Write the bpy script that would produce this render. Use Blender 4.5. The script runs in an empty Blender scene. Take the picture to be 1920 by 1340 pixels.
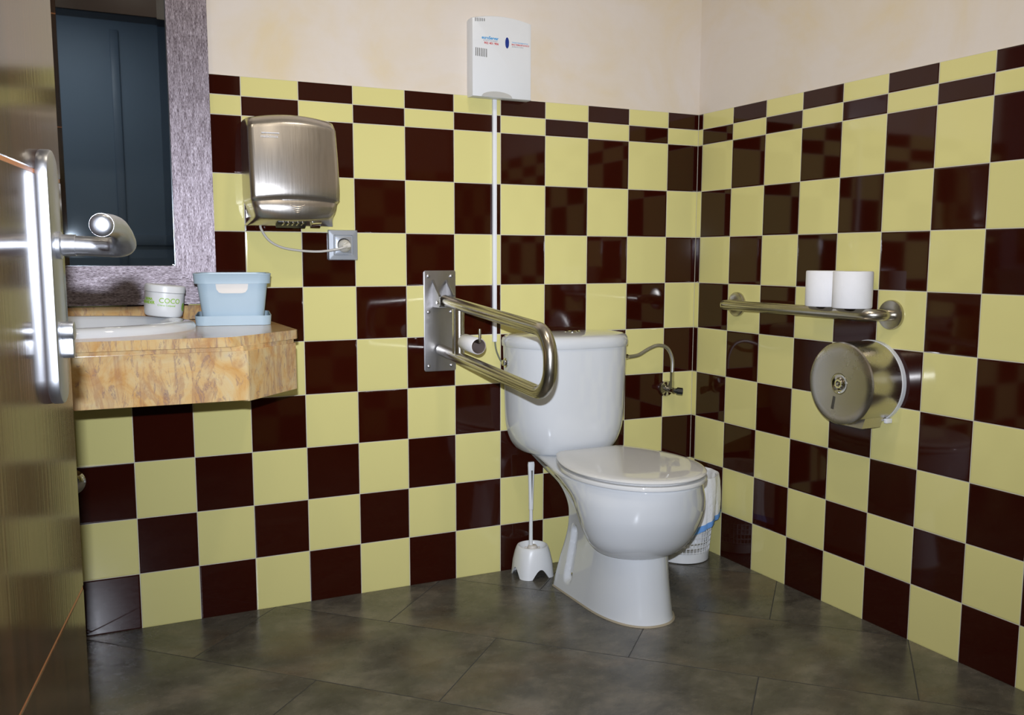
import bpy, bmesh, math, random
from math import sin, cos, pi, sqrt
from mathutils import Vector, Matrix, Euler
random.seed(7)
S = bpy.context.scene
C = S.collection

# ------------------------------------------------------------------ camera
cam_d = bpy.data.cameras.new('camera')
cam = bpy.data.objects.new('camera', cam_d); C.objects.link(cam)
cam.location = (-1.892258, -2.5357, 0.980624)
cam.rotation_euler = (1.448928, -0.002119, -0.446284)
cam_d.sensor_width = 36.0
cam_d.lens = 1718.8 / 1920 * 36.0
cam_d.shift_y = 23.5 / 1920
cam_d.shift_x = -1.8 / 1920
cam_d.clip_start = 0.02
S.camera = cam

# ------------------------------------------------------------------ exposure, world, lights
S.view_settings.view_transform = 'Standard'
S.view_settings.look = 'None'
S.view_settings.exposure = 0.0
S.view_settings.gamma = 1.0
S.view_settings.use_curve_mapping = False
W = bpy.data.worlds.new('world'); S.world = W; W.use_nodes = True
W.node_tree.nodes['Background'].inputs[0].default_value = (0.30, 0.36, 0.46, 1)
W.node_tree.nodes['Background'].inputs[1].default_value = 0.25

def area(name, loc, target, sx, sy, power, color, shape='RECTANGLE', spread=pi):
    d = bpy.data.lights.new(name, 'AREA'); d.shape = shape; d.size = sx; d.size_y = sy
    d.energy = power; d.color = color; d.spread = spread
    o = bpy.data.objects.new(name, d); C.objects.link(o); o.location = loc
    v = Vector(target) - Vector(loc)
    o.rotation_euler = v.to_track_quat('-Z', 'Y').to_euler()
    return o
# the flash on top of the camera
area('camera_flash', (-1.903, -2.53, 1.058), (-0.62, 0.0, 0.95), 0.022, 0.014, 19.5, (0.87, 0.93, 1.05), spread=1.75)
# the ceiling downlights (fixtures are built with the ceiling)
LAMPS = [(-1.00, -1.15, 6.5), (-2.05, -1.15, 3.5), (-1.55, -1.85, 2.5)]
for i, (x, y, p) in enumerate(LAMPS):
    area('downlight', (x, y, 2.478), (x, y, 0), 0.15, 0.15, p, (1.0, 0.88, 0.70), 'DISK')

area('corridor_fill', (-1.9, -3.25, 2.46), (-1.9, -3.6, 0), 0.5, 0.2, 3.2, (0.85, 0.93, 1.0))  # added fill lamp, brightens the corridor that the mirror reflects

# ------------------------------------------------------------------ helpers
def tag(o, label=None, cat=None, group=None, kind=None):
    if label: o['label'] = label
    if cat: o['category'] = cat
    if group: o['group'] = group
    if kind: o['kind'] = kind
    return o
def thing(name, loc, rz=0, label=None, cat=None, group=None, kind=None):
    o = bpy.data.objects.new(name, None); C.objects.link(o)
    o.empty_display_size = 0.05
    o.location = loc; o.rotation_euler = (0, 0, rz)
    return tag(o, label, cat, group, kind)
def obj(name, bm, mats, parent=None, smooth=True, angle=35, recalc=True):
    if recalc: bmesh.ops.recalc_face_normals(bm, faces=bm.faces[:])
    me = bpy.data.meshes.new(name); bm.to_mesh(me); bm.free()
    if not isinstance(mats, (list, tuple)): mats = [mats]
    for m in mats: me.materials.append(m)
    if smooth:
        for p in me.polygons: p.use_smooth = True
        me.set_sharp_from_angle(angle=math.radians(angle))
    o = bpy.data.objects.new(name, me); C.objects.link(o)
    if parent is not None: o.parent = parent
    return o
def NB(): return bmesh.new()
def box(bm, c, s, bev=0, seg=2, rot=None, mi=0):
    b = bmesh.new(); bmesh.ops.create_cube(b, size=1)
    bmesh.ops.scale(b, vec=Vector(s), verts=b.verts)
    if bev > 0: bmesh.ops.bevel(b, geom=b.edges[:], offset=bev, segments=seg, profile=0.5, affect='EDGES')
    M = Matrix.Translation(c)
    if rot is not None: M = M @ Euler(rot).to_matrix().to_4x4()
    bmesh.ops.transform(b, matrix=M, verts=b.verts)
    merge(bm, b, mi)
def merge(bm, b, mi=0):
    vm = {v: bm.verts.new(v.co) for v in b.verts}
    for f in b.faces:
        try:
            nf = bm.faces.new([vm[v] for v in f.verts]); nf.material_index = mi or f.material_index
        except ValueError: pass
    b.free()
def prism(bm, pts, z0, z1, bev=0, axis='z', mi=0, seg=2):
    """extrude the polygon pts (2D) between z0 and z1; axis says which way it is extruded"""
    b = bmesh.new()
    def P(p, z): return (p[0], p[1], z) if axis == 'z' else ((p[0], z, p[1]) if axis == 'y' else (z, p[0], p[1]))
    lo = [b.verts.new(P(p, z0)) for p in pts]; hi = [b.verts.new(P(p, z1)) for p in pts]
    b.faces.new(lo[::-1]); b.faces.new(hi); n = len(pts)
    for i in range(n): b.faces.new((lo[i], lo[(i+1) % n], hi[(i+1) % n], hi[i]))
    bmesh.ops.recalc_face_normals(b, faces=b.faces[:])
    if bev > 0:
        es = [e for e in b.edges if all(len(f.verts) == n or True for f in e.link_faces) and
              any(len(f.verts) == n and n > 4 for f in e.link_faces)] if n > 4 else b.edges[:]
        bmesh.ops.bevel(b, geom=es, offset=bev, segments=seg, profile=0.5, affect='EDGES')
    merge(bm, b, mi)
def rrect(cx, cy, w, h, r, n=6):
    out = []
    for k, (sx, sy) in enumerate(((1, 1), (-1, 1), (-1, -1), (1, -1))):
        for i in range(n+1):
            a = k*pi/2 + i/n*pi/2
            out.append((cx+sx*(w/2-r)+r*cos(a), cy+sy*(h/2-r)+r*sin(a)))
    return out
def tube(bm, pts, r, seg=16, cap=True, mi=0, closed=False, flat=1.0):
    pts = [Vector(p) for p in pts]; n = len(pts)
    rr = r if isinstance(r, (list, tuple)) else [r]*n
    T = []
    for i in range(n):
        a = pts[(i-1) % n] if (i > 0 or closed) else pts[0]
        c = pts[(i+1) % n] if (i < n-1 or closed) else pts[-1]
        T.append((c-a).normalized())
    up = Vector((0, 0, 1)) if abs(T[0].z) < 0.9 else Vector((1, 0, 0))
    N = (up - T[0]*up.dot(T[0])).normalized(); rings = []
    for i in range(n):
        N = (N - T[i]*N.dot(T[i])).normalized(); B = T[i].cross(N)
        rings.append([bm.verts.new(pts[i] + (N*cos(2*pi*k/seg) + B*sin(2*pi*k/seg)*flat)*rr[i]) for k in range(seg)])
    m = n if closed else n-1
    for i in range(m):
        A, Bq = rings[i], rings[(i+1) % n]
        for k in range(seg):
            f = bm.faces.new((A[k], A[(k+1) % seg], Bq[(k+1) % seg], Bq[k])); f.material_index = mi
    if cap and not closed:
        f = bm.faces.new(rings[0][::-1]); f.material_index = mi
        f = bm.faces.new(rings[-1]); f.material_index = mi
def spline(P, n=8):
    P = [Vector(p) for p in P]; out = []
    Q = [P[0]*2-P[1]] + P + [P[-1]*2-P[-2]]
    for i in range(1, len(Q)-2):
        for k in range(n):
            t = k/n; a, b, c, d = Q[i-1], Q[i], Q[i+1], Q[i+2]
            out.append(0.5*((2*b) + (c-a)*t + (2*a-5*b+4*c-d)*t*t + (3*b-a-3*c+d)*t**3))
    out.append(P[-1]); return out
def fillet(P, R, n=8):
    """polyline with rounded corners (R: one radius per inner corner)"""
    P = [Vector(p) for p in P]; out = [P[0]]
    for i in range(1, len(P)-1):
        a = (P[i-1]-P[i]).normalized(); b = (P[i+1]-P[i]).normalized()
        r = R[i-1] if isinstance(R, (list, tuple)) else R
        ang = a.angle(b); d = r/math.tan(ang/2); c = P[i] + (a+b).normalized()*(r/sin(ang/2))
        p0 = P[i]+a*d; p1 = P[i]+b*d; v0 = p0-c; v1 = p1-c; th = v0.angle(v1)
        for k in range(n+1):
            t = k/n; out.append(c + (v0*sin((1-t)*th) + v1*sin(t*th))/sin(th))
    out.append(P[-1]); return out
def lathe(bm, prof, M=None, seg=48, mi=0, close_ends=True):
    """prof: list of (radius, height) about the local z axis, M: matrix"""
    M = M or Matrix.Identity(4); rings = []
    for r, h in prof:
        if r < 1e-6: rings.append([bm.verts.new(M @ Vector((0, 0, h)))])
        else: rings.append([bm.verts.new(M @ Vector((r*cos(2*pi*k/seg), r*sin(2*pi*k/seg), h))) for k in range(seg)])
    for A, B in zip(rings, rings[1:]):
        for k in range(seg):
            q = [A[k % len(A)], A[(k+1) % len(A)], B[(k+1) % len(B)], B[k % len(B)]]
            u = []
            for v in q:
                if v not in u: u.append(v)
            if len(u) >= 3: bm.faces.new(u).material_index = mi
    if close_ends:
        for R_ in (rings[0], rings[-1]):
            if len(R_) > 1: bm.faces.new(R_).material_index = mi
def loft(bm, rings, cap=True, mi=0, closed=True):
    V = [[bm.verts.new(p) for p in r] for r in rings]; n = len(V[0])
    for A, B in zip(V, V[1:]):
        for k in range(n if closed else n-1):
            bm.faces.new((A[k], A[(k+1) % n], B[(k+1) % n], B[k])).material_index = mi
    if cap:
        bm.faces.new(V[0][::-1]).material_index = mi; bm.faces.new(V[-1]).material_index = mi
def AX(loc, direction):
    q = Vector(direction).normalized().to_track_quat('Z', 'Y')
    return Matrix.Translation(loc) @ q.to_matrix().to_4x4()
def text(name, body, size, M, mat, parent, ext=0.0003, bold=0.0, wrap=None, xs=1.0):
    cu = bpy.data.curves.new(name, 'FONT'); cu.body = body; cu.size = size; cu.extrude = ext
    cu.offset = bold; cu.align_x = 'LEFT'; cu.resolution_u = 3
    t = bpy.data.objects.new(name, cu); C.objects.link(t)
    bpy.context.view_layer.update()
    dg = bpy.context.evaluated_depsgraph_get()
    me = bpy.data.meshes.new_from_object(t.evaluated_get(dg)); me.materials.clear(); me.materials.append(mat)
    bpy.data.objects.remove(t)
    for v in me.vertices:
        co = v.co.copy(); co.x *= xs
        v.co = wrap(co) if wrap else M @ co
    o = bpy.data.objects.new(name, me); C.objects.link(o); o.parent = parent
    return o

# ------------------------------------------------------------------ materials
class Nd:
    def __init__(s, name):
        s.m = bpy.data.materials.new(name); s.m.use_nodes = True; s.t = s.m.node_tree
        s.p = s.t.nodes['Principled BSDF']
    def n(s, typ, **kw):
        x = s.t.nodes.new(typ)
        for k, v in kw.items(): setattr(x, k, v)
        return x
    def l(s, a, b): s.t.links.new(a, b)
    def math(s, op, a, b=None, c=None):
        x = s.n('ShaderNodeMath', operation=op)
        for i, q in enumerate((a, b, c)):
            if q is None: continue
            if hasattr(q, 'is_linked') or hasattr(q, 'links'): s.l(q, x.inputs[i])
            else: x.inputs[i].default_value = q
        return x.outputs[0]
    def mix(s, f, a, b, blend='MIX'):
        x = s.n('ShaderNodeMix', data_type='RGBA', blend_type=blend)
        for i, q in ((0, f), (6, a), (7, b)):
            if hasattr(q, 'links'): s.l(q, x.inputs[i])
            elif i == 0: x.inputs[0].default_value = q
            else: x.inputs[i].default_value = (*q[:3], 1)
        return x.outputs[2]
    def coord(s, scale=(1, 1, 1), rot=(0, 0, 0), loc=(0, 0, 0), out='Object'):
        c = s.n('ShaderNodeTexCoord'); mp = s.n('ShaderNodeMapping')
        mp.inputs['Scale'].default_value = scale; mp.inputs['Rotation'].default_value = rot
        mp.inputs['Location'].default_value = loc
        s.l(c.outputs[out], mp.inputs[0]); return mp.outputs[0]
    def noise(s, vec, scale, detail=4, rough=0.5, dist=0.0):
        x = s.n('ShaderNodeTexNoise'); s.l(vec, x.inputs['Vector'])
        x.inputs['Scale'].default_value = scale; x.inputs['Detail'].default_value = detail
        x.inputs['Roughness'].default_value = rough; x.inputs['Distortion'].default_value = dist
        return x.outputs['Fac']
    def ramp(s, fac, stops):
        x = s.n('ShaderNodeValToRGB'); s.l(fac, x.inputs[0]); cr = x.color_ramp
        while len(cr.elements) < len(stops): cr.elements.new(0.5)
        for e, (p, c) in zip(cr.elements, stops): e.position = p; e.color = (*c, 1)
        return x.outputs[0]
    def bump(s, h, strength=0.2, dist=0.001):
        x = s.n('ShaderNodeBump'); s.l(h, x.inputs['Height'])
        x.inputs['Strength'].default_value = strength; x.inputs['Distance'].default_value = dist
        s.l(x.outputs[0], s.p.inputs['Normal'])
def lin(r, g, b):
    f = lambda c: (c/255/12.92) if c/255 <= 0.04045 else ((c/255+0.055)/1.055)**2.4
    return (f(r), f(g), f(b))
def simple(name, col, rough=0.4, metal=0.0, noise=0.04, nscale=30, bump=0.0, coat=0.0, ior=1.5, emis=None):
    N = Nd(name); v = N.coord()
    f = N.noise(v, nscale, 3)
    dark = tuple(c*(1-noise) for c in col); lite = tuple(min(1, c*(1+noise)) for c in col)
    N.l(N.mix(f, dark, lite), N.p.inputs['Base Color'])
    N.p.inputs['Roughness'].default_value = rough; N.p.inputs['Metallic'].default_value = metal
    N.p.inputs['IOR'].default_value = ior; N.p.inputs['Coat Weight'].default_value = coat
    if bump: N.bump(N.noise(v, nscale*4, 3), bump, 0.001)
    if emis:
        N.p.inputs['Emission Color'].default_value = (*emis[0], 1); N.p.inputs['Emission Strength'].default_value = emis[1]
    return N.m
def brushed(name, col=(0.62, 0.60, 0.57), rough=0.28, scale=(300, 300, 3), amt=0.06, bump=0.05):
    N = Nd(name); v = N.coord(scale=scale); f = N.noise(v, 1.0, 4, 0.6)
    N.l(N.mix(f, tuple(c*0.88 for c in col), col), N.p.inputs['Base Color'])
    N.p.inputs['Metallic'].default_value = 1.0
    mr = N.n('ShaderNodeMapRange'); N.l(f, mr.inputs[0])
    mr.inputs[3].default_value = rough-amt; mr.inputs[4].default_value = rough+amt
    N.l(mr.outputs[0], N.p.inputs['Roughness'])
    if bump: N.bump(f, bump, 0.0005)
    return N.m

T = 0.15; ZT = 1.4496; Z2 = 1.3490; HH = 0.0503
def tile_mat(name, off, sign):
    """glazed yellow and dark brown wall tiles laid chequered; u = sign*x - off counts the columns"""
    N = Nd(name); tc = N.n('ShaderNodeTexCoord'); sp = N.n('ShaderNodeSeparateXYZ'); N.l(tc.outputs['Object'], sp.inputs[0])
    M = N.math
    u = M('DIVIDE', M('SUBTRACT', M('MULTIPLY', sp.outputs[0], sign), off), T)
    cu = M('FLOOR', u); fu = M('FRACT', u)
    du = M('MULTIPLY', M('MINIMUM', fu, M('SUBTRACT', 1.0, fu)), T)
    z = sp.outputs[2]
    up = M('GREATER_THAN', z, Z2)
    w1 = M('DIVIDE', M('SUBTRACT', ZT, z), HH); w2 = M('DIVIDE', M('SUBTRACT', Z2, z), T)
    r1 = M('FLOOR', w1); r2 = M('ADD', M('FLOOR', w2), 2.0)
    f1 = M('FRACT', w1); f2 = M('FRACT', w2)
    d1 = M('MULTIPLY', M('MINIMUM', f1, M('SUBTRACT', 1.0, f1)), HH)
    d2 = M('MULTIPLY', M('MINIMUM', f2, M('SUBTRACT', 1.0, f2)), T)
    def sel(a, b): return M('ADD', M('MULTIPLY', up, a), M('MULTIPLY', M('SUBTRACT', 1.0, up), b))
    row = sel(r1, r2); dv = sel(d1, d2)
    dc = M('ABSOLUTE', sp.outputs[0])
    d = M('MINIMUM', M('MINIMUM', du, dv), dc)
    par = M('FLOORED_MODULO', M('ADD', cu, row), 2.0)
    grout = M('LESS_THAN', d, 0.0010)
    # each tile its own small shade and tilt
    cv = N.n('ShaderNodeCombineXYZ'); N.l(cu, cv.inputs[0]); N.l(row, cv.inputs[1])
    wn = N.n('ShaderNodeTexWhiteNoise', noise_dimensions='3D'); N.l(cv.outputs[0], wn.inputs[0])
    yel = N.mix(wn.outputs[0], YEL, tuple(c*0.965 for c in YEL))
    brn = N.mix(wn.outputs[0], BRN, tuple(c*0.8 for c in BRN))
    col = N.mix(par, yel, brn)
    col = N.mix(grout, col, GROUT)
    N.l(col, N.p.inputs['Base Color'])
    N.l(M('ADD', M('MULTIPLY', grout, 0.6), 0.06), N.p.inputs['Roughness'])
    N.p.inputs['IOR'].default_value = 1.44
    mr = N.n('ShaderNodeMapRange', interpolation_type='SMOOTHSTEP'); N.l(d, mr.inputs[0])
    mr.inputs[1].default_value = 0.0; mr.inputs[2].default_value = 0.0045
    wav = N.noise(tc.outputs['Object'], 7, 1)
    h = M('ADD', mr.outputs[0], M('MULTIPLY', wav, 0.35))
    N.bump(h, 0.55, 0.0011)
    return N.m
YEL = (0.66, 0.602, 0.242); BRN = (0.0280, 0.0036, 0.0014); GROUT = (0.52, 0.49, 0.40)
m_tile_back = tile_mat('glazed_tiles_back', 0.120427, -1.0)
m_tile_right = tile_mat('glazed_tiles_right', 0.024109, 1.0)
m_tile_front = tile_mat('glazed_tiles_front', 0.05, -1.0)

def plaster():
    N = Nd('mottled_plaster'); v = N.coord()
    a = N.noise(v, 3.2, 5, 0.6, 0.6); b = N.noise(v, 9, 4, 0.6, 0.3)
    st = N.noise(N.coord(scale=(12, 12, 60)), 1.0, 4, 0.6)
    c = N.ramp(a, [(0.42, (0.68, 0.605, 0.53)), (0.56, (0.67, 0.575, 0.45)), (0.68, (0.67, 0.545, 0.34))])
    c = N.mix(N.math('MULTIPLY', b, 0.25), c, (0.70, 0.63, 0.56))
    c = N.mix(N.math('MULTIPLY', st, 0.15), c, (0.58, 0.50, 0.40))
    N.l(c, N.p.inputs['Base Color']); N.p.inputs['Roughness'].default_value = 0.75
    N.bump(N.math('ADD', b, N.noise(v, 120, 4, 0.6)), 0.25, 0.001)
    return N.m
m_plaster = plaster()

def floor_mat():
    N = Nd('dark_stone_floor_tiles'); tc = N.n('ShaderNodeTexCoord'); sp = N.n('ShaderNodeSeparateXYZ')
    N.l(tc.outputs['Object'], sp.inputs[0]); M = N.math; R2 = 1/sqrt(2)
    u = M('MULTIPLY', M('SUBTRACT', sp.outputs[0], sp.outputs[1]), R2)
    v = M('MULTIPLY', M('ADD', sp.outputs[0], sp.outputs[1]), R2)
    WW, RH = 0.6604, 0.3665
    r = M('DIVIDE', M('ADD', v, 0.994), RH); row = M('FLOOR', r); fr = M('FRACT', r)
    odd = M('FLOORED_MODULO', row, 2.0)                     # joints shift by half a tile from row to row
    q = M('DIVIDE', M('ADD', M('SUBTRACT', u, 0.006), M('MULTIPLY', odd, 0.348)), WW)
    fq = M('FRACT', q); cq = M('FLOOR', q)
    d = M('MINIMUM', M('MULTIPLY', M('MINIMUM', fr, M('SUBTRACT', 1.0, fr)), RH),
          M('MULTIPLY', M('MINIMUM', fq, M('SUBTRACT', 1.0, fq)), WW))
    cv = N.n('ShaderNodeCombineXYZ'); N.l(cq, cv.inputs[0]); N.l(row, cv.inputs[1])
    wn = N.n('ShaderNodeTexWhiteNoise', noise_dimensions='3D'); N.l(cv.outputs[0], wn.inputs[0])
    # the veining is different in every tile
    off = N.n('ShaderNodeVectorMath', operation='MULTIPLY_ADD'); N.l(wn.outputs[1], off.inputs[0])
    off.inputs[1].default_value = (5, 5, 5); N.l(tc.outputs['Object'], off.inputs[2])
    mp = N.n('ShaderNodeMapping'); N.l(off.outputs[0], mp.inputs[0])
    mp.inputs['Rotation'].default_value = (0, 0, pi/4); mp.inputs['Scale'].default_value = (0.8, 1.1, 1)
    a = N.noise(mp.outputs[0], 7, 9, 0.72, 0.25); b = N.noise(mp.outputs[0], 38, 7, 0.75, 0.2); c2 = N.noise(mp.outputs[0], 3.5, 4, 0.6, 0.5)
    col = N.ramp(a, [(0.36, (0.032, 0.029, 0.023)), (0.50, (0.083, 0.076, 0.060)), (0.64, (0.175, 0.152, 0.118))])
    col = N.mix(N.math('MULTIPLY', b, 0.55), col, (0.120, 0.110, 0.092))
    rust = N.ramp(c2, [(0.52, (0, 0, 0)), (0.70, (1, 1, 1))])
    col = N.mix(N.math('MULTIPLY', rust, 0.5), col, (0.120, 0.078, 0.045))
    g = M('LESS_THAN', d, 0.0014)
    col = N.mix(g, col, (0.035, 0.034, 0.034))
    N.l(col, N.p.inputs['Base Color'])
    rr = N.math('ADD', N.math('MULTIPLY', b, 0.22), 0.15)
    N.l(M('ADD', rr, M('MULTIPLY', g, 0.4)), N.p.inputs['Roughness'])
    mr = N.n('ShaderNodeMapRange'); N.l(d, mr.inputs[0]); mr.inputs[2].default_value = 0.003
    N.bump(M('ADD', mr.outputs[0], M('MULTIPLY', b, 0.25)), 0.30, 0.0012)
    return N.m
m_floor = floor_mat()

def marble():
    N = Nd('ochre_marble'); v = N.coord(rot=(0.2, 0.5, 0.3)); M = N.math
    a = N.noise(v, 11, 7, 0.65, 1.4); b = N.noise(N.coord(rot=(0.1, 0.45, 0), scale=(3.2, 3.2, 1.0)), 6, 8, 0.65, 1.0)
    c = N.noise(v, 40, 6, 0.7, 0.5)
    col = N.ramp(a, [(0.34, (0.50, 0.27, 0.085)), (0.48, (0.56, 0.37, 0.16)), (0.62, (0.56, 0.42, 0.22)), (0.74, (0.50, 0.42, 0.30))])
    vein = N.ramp(b, [(0.48, (0, 0, 0)), (0.55, (1, 1, 1)), (0.62, (0.15, 0.15, 0.15))])
    col = N.mix(M('MULTIPLY', vein, 0.5), col, (0.30, 0.14, 0.085))
    v2 = N.noise(N.coord(rot=(0.3, -0.7, 0.2), scale=(3, 3, 1)), 14, 8, 0.7, 1.5)
    thin = N.ramp(v2, [(0.55, (0, 0, 0)), (0.60, (1, 1, 1)), (0.64, (0, 0, 0))])
    col = N.mix(M('MULTIPLY', thin, 0.6), col, (0.17, 0.11, 0.13))
    spk = N.ramp(c, [(0.64, (0, 0, 0)), (0.74, (1, 1, 1))])
    col = N.mix(M('MULTIPLY', spk, 0.6), col, (0.22, 0.13, 0.10))
    N.l(col, N.p.inputs['Base Color']); N.p.inputs['Roughness'].default_value = 0.16
    return N.m
m_marble = marble()

def frame_mat(name, sc):
    N = Nd(name)
    f = N.noise(N.coord(scale=sc), 1.0, 5, 0.7); g = N.noise(N.coord(scale=tuple(s*0.25 for s in sc)), 1.0, 4, 0.6)
    N.l(N.ramp(N.math('ADD', N.math('MULTIPLY', f, 0.7), N.math('MULTIPLY', g, 0.3)),
        [(0.38, (0.045, 0.030, 0.036)), (0.50, (0.22, 0.185, 0.205)), (0.62, (0.46, 0.41, 0.45))]), N.p.inputs['Base Color'])
    N.p.inputs['Metallic'].default_value = 0.75; N.p.inputs['Roughness'].default_value = 0.38
    N.bump(f, 0.55, 0.001)
    return N.m
m_frame_v = frame_mat('silvered_wood_upright', (900, 900, 120))
m_frame_h = frame_mat('silvered_wood_rail', (120, 900, 900))

def wood():
    N = Nd('brown_satin_wood')
    f = N.noise(N.coord(scale=(60, 60, 2.2)), 1.0, 6, 0.65, 0.4)
    N.l(N.ramp(f, [(0.35, (0.016, 0.006, 0.003)), (0.65, (0.050, 0.019, 0.008))]), N.p.inputs['Base Color'])
    N.p.inputs['Roughness'].default_value = 0.13; N.p.inputs['IOR'].default_value = 1.5
    N.bump(N.noise(N.coord(scale=(160, 160, 3)), 1.0, 4, 0.6), 0.12, 0.0006)
    return N.m
m_wood = wood()
m_inlay = simple('orange_inlay', (0.42, 0.15, 0.05), 0.3)
m_white = simple('white_ceramic', (0.60, 0.615, 0.635), 0.04, noise=0.01, coat=0.3)
m_seat = simple('white_seat_plastic', (0.64, 0.635, 0.625), 0.05, noise=0.01)
m_steel = brushed('brushed_steel', (0.56, 0.53, 0.47), 0.25, (9, 9, 9), 0.02, 0)
m_plate = brushed('satin_steel_plate', (0.42, 0.41, 0.42), 0.36, (120, 120, 12), 0.06)
m_dryer = brushed('brushed_steel_dryer', (0.60, 0.56, 0.52), 0.30, (420, 60, 6), 0.05)
m_disp = brushed('brushed_steel_dispenser', (0.58, 0.55, 0.51), 0.27, (12, 12, 12), 0.03, 0)
m_bracket = brushed('dull_steel', (0.33, 0.32, 0.31), 0.5, (9, 9, 9), 0.03, 0)
m_chrome = simple('chrome', (0.66, 0.65, 0.63), 0.10, 1.0, 0.03)
m_handle = brushed('satin_steel_handle', (0.52, 0.53, 0.56), 0.36, (200, 200, 20), 0.05)
m_hose = brushed('braided_hose', (0.62, 0.61, 0.60), 0.45, (900, 900, 900), 0.1)
m_black = simple('black_plastic', (0.01, 0.01, 0.011), 0.4)
m_wplast = simple('white_plastic', (0.70, 0.71, 0.72), 0.35, noise=0.015)
m_conduit = simple('white_conduit_plastic', (0.74, 0.75, 0.78), 0.4, noise=0.01)
m_blue = simple('pale_blue_plastic', (0.37, 0.48, 0.56), 0.38, noise=0.02)
m_creamp = simple('cream_plastic', (0.62, 0.58, 0.53), 0.5)
m_paper = simple('white_tissue_paper', (0.80, 0.79, 0.80), 0.9, noise=0.03, nscale=60, bump=0.3)
m_card = simple('brown_cardboard', (0.20, 0.15, 0.13), 0.85, noise=0.1)
m_cable = simple('ivory_cable', (0.52, 0.49, 0.44), 0.5)
m_plug = simple('ivory_plug', (0.62, 0.59, 0.52), 0.4)
m_satin = simple('satin_silver_plastic', (0.50, 0.53, 0.58), 0.32, 0.7)
m_green = simple('lime_green_ink', (0.30, 0.52, 0.07), 0.5)
m_cyan = simple('cyan_ink', (0.03, 0.30, 0.62), 0.5)
m_red = simple('red_ink', (0.55, 0.06, 0.06), 0.5)
m_navy = simple('navy_ink', (0.012, 0.035, 0.22), 0.3)
m_gray = simple('grey_ink', (0.30, 0.32, 0.36), 0.5)
m_slot = simple('dark_slot', (0.05, 0.045, 0.035), 0.7)
m_greyp = simple('grey_plastic', (0.46, 0.45, 0.42), 0.5)
m_ceil = simple('white_ceiling_paint', (0.72, 0.69, 0.63), 0.8)
m_corr = simple('blue_grey_wall_paint', (0.26, 0.335, 0.44), 0.5, noise=0.12, nscale=2)
m_darkwood = simple('dark_wood_casing', (0.035, 0.014, 0.008), 0.35)
m_lampglow = simple('lamp_diffuser', (0.8, 0.8, 0.8), 0.5, emis=((1.0, 0.86, 0.66), 6.0))
m_mirror = simple('mirror_silvering', (0.60, 0.68, 0.74), 0.015, 1.0, noise=0.0)
m_bluetape = simple('blue_drawstring', (0.14, 0.33, 0.72), 0.45)
m_dirt = simple('beige_silicone', (0.33, 0.28, 0.20), 0.7)

def bag_mat():
    N = Nd('white_bin_bag'); v = N.coord()
    N.p.inputs['Base Color'].default_value = (0.80, 0.81, 0.84, 1); N.p.inputs['Roughness'].default_value = 0.3
    N.p.inputs['Transmission Weight'].default_value = 0.0
    N.p.inputs['Subsurface Weight'].default_value = 0.0
    N.bump(N.noise(v, 45, 5, 0.65, 1.0), 0.6, 0.004)
    return N.m
m_bag = bag_mat()

# ------------------------------------------------------------------ the room
ANG = -0.017369
RZ = math.atan2(-cos(ANG), -sin(ANG))      # local frame of the right-hand wall: x along the wall towards the viewer, -y into the room
X0, Y1, ZC = -3.10, -2.30, 2.50
def wall(name, mats, x0, x1, y, th, tiled=True):
    bm = NB(); s = 1 if th > 0 else -1
    if tiled:
        box(bm, ((x0+x1)/2, y+th/2, ZT/2), (x1-x0, abs(th), ZT))
        box(bm, ((x0+x1)/2, y+s*0.003+th/2, (ZT+ZC)/2), (x1-x0, abs(th), ZC-ZT), mi=1)
    else: box(bm, ((x0+x1)/2, y+th/2, ZC/2), (x1-x0, abs(th), ZC), mi=1)
    return tag(obj(name, bm, mats, smooth=False), kind='structure')
wall('wall_back', [m_tile_back, m_plaster], X0, 0.12, 0, 0.12)
w = wall('wall_right', [m_tile_right, m_plaster], -0.02, 2.42, 0, 0.12); w.rotation_euler = (0, 0, RZ)
w = wall('wall_left', [m_tile_front, m_plaster], 0.0, 2.42, 0, 0.12); w.rotation_euler = (0, 0, pi/2); w.location = (X0, -2.42, 0)
# front wall with the doorway the camera looks through
DX0, DX1, DZ = -2.075, -1.22, 2.10
bm = NB()
for a, b in ((X0, DX0-0.04), (DX1+0.04, 0.03)):
    box(bm, ((a+b)/2, Y1-0.06, ZT/2), (b-a, 0.12, ZT)); box(bm, ((a+b)/2, Y1-0.06, (ZT+ZC)/2), (b-a, 0.114, ZC-ZT), mi=1)
box(bm, ((DX0+DX1)/2, Y1-0.06, (DZ+0.04+ZC)/2), (DX1-DX0+0.08, 0.114, ZC-DZ-0.04), mi=1)
tag(obj('wall_front', bm, [m_tile_front, m_plaster], smooth=False), kind='structure')
bm = NB()
for x in (DX0-0.02, DX1+0.02): box(bm, (x, Y1-0.06, (DZ+0.04)/2), (0.04, 0.15, DZ+0.04))
box(bm, ((DX0+DX1)/2, Y1-0.06, DZ+0.02), (DX1-DX0, 0.15, 0.04))
box(bm, ((DX0+DX1)/2, Y1+0.008, DZ+0.20), (DX1-DX0+0.16, 0.016, 0.40))
for x in (DX0-0.06, DX1+0.06): box(bm, (x, Y1+0.008, DZ/2), (0.08, 0.016, DZ))
tag(obj('trim_1', bm, m_darkwood, smooth=False), kind='structure')
bm = NB(); box(bm, (-1.4, -2.2, -0.05), (5.0, 4.6, 0.1)); tag(obj('floor', bm, m_floor, smooth=False), kind='structure')
bm = NB(); box(bm, (-1.4, -2.2, ZC+0.05), (5.0, 4.6, 0.1)); tag(obj('ceiling', bm, m_ceil, smooth=False), kind='structure')
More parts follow.
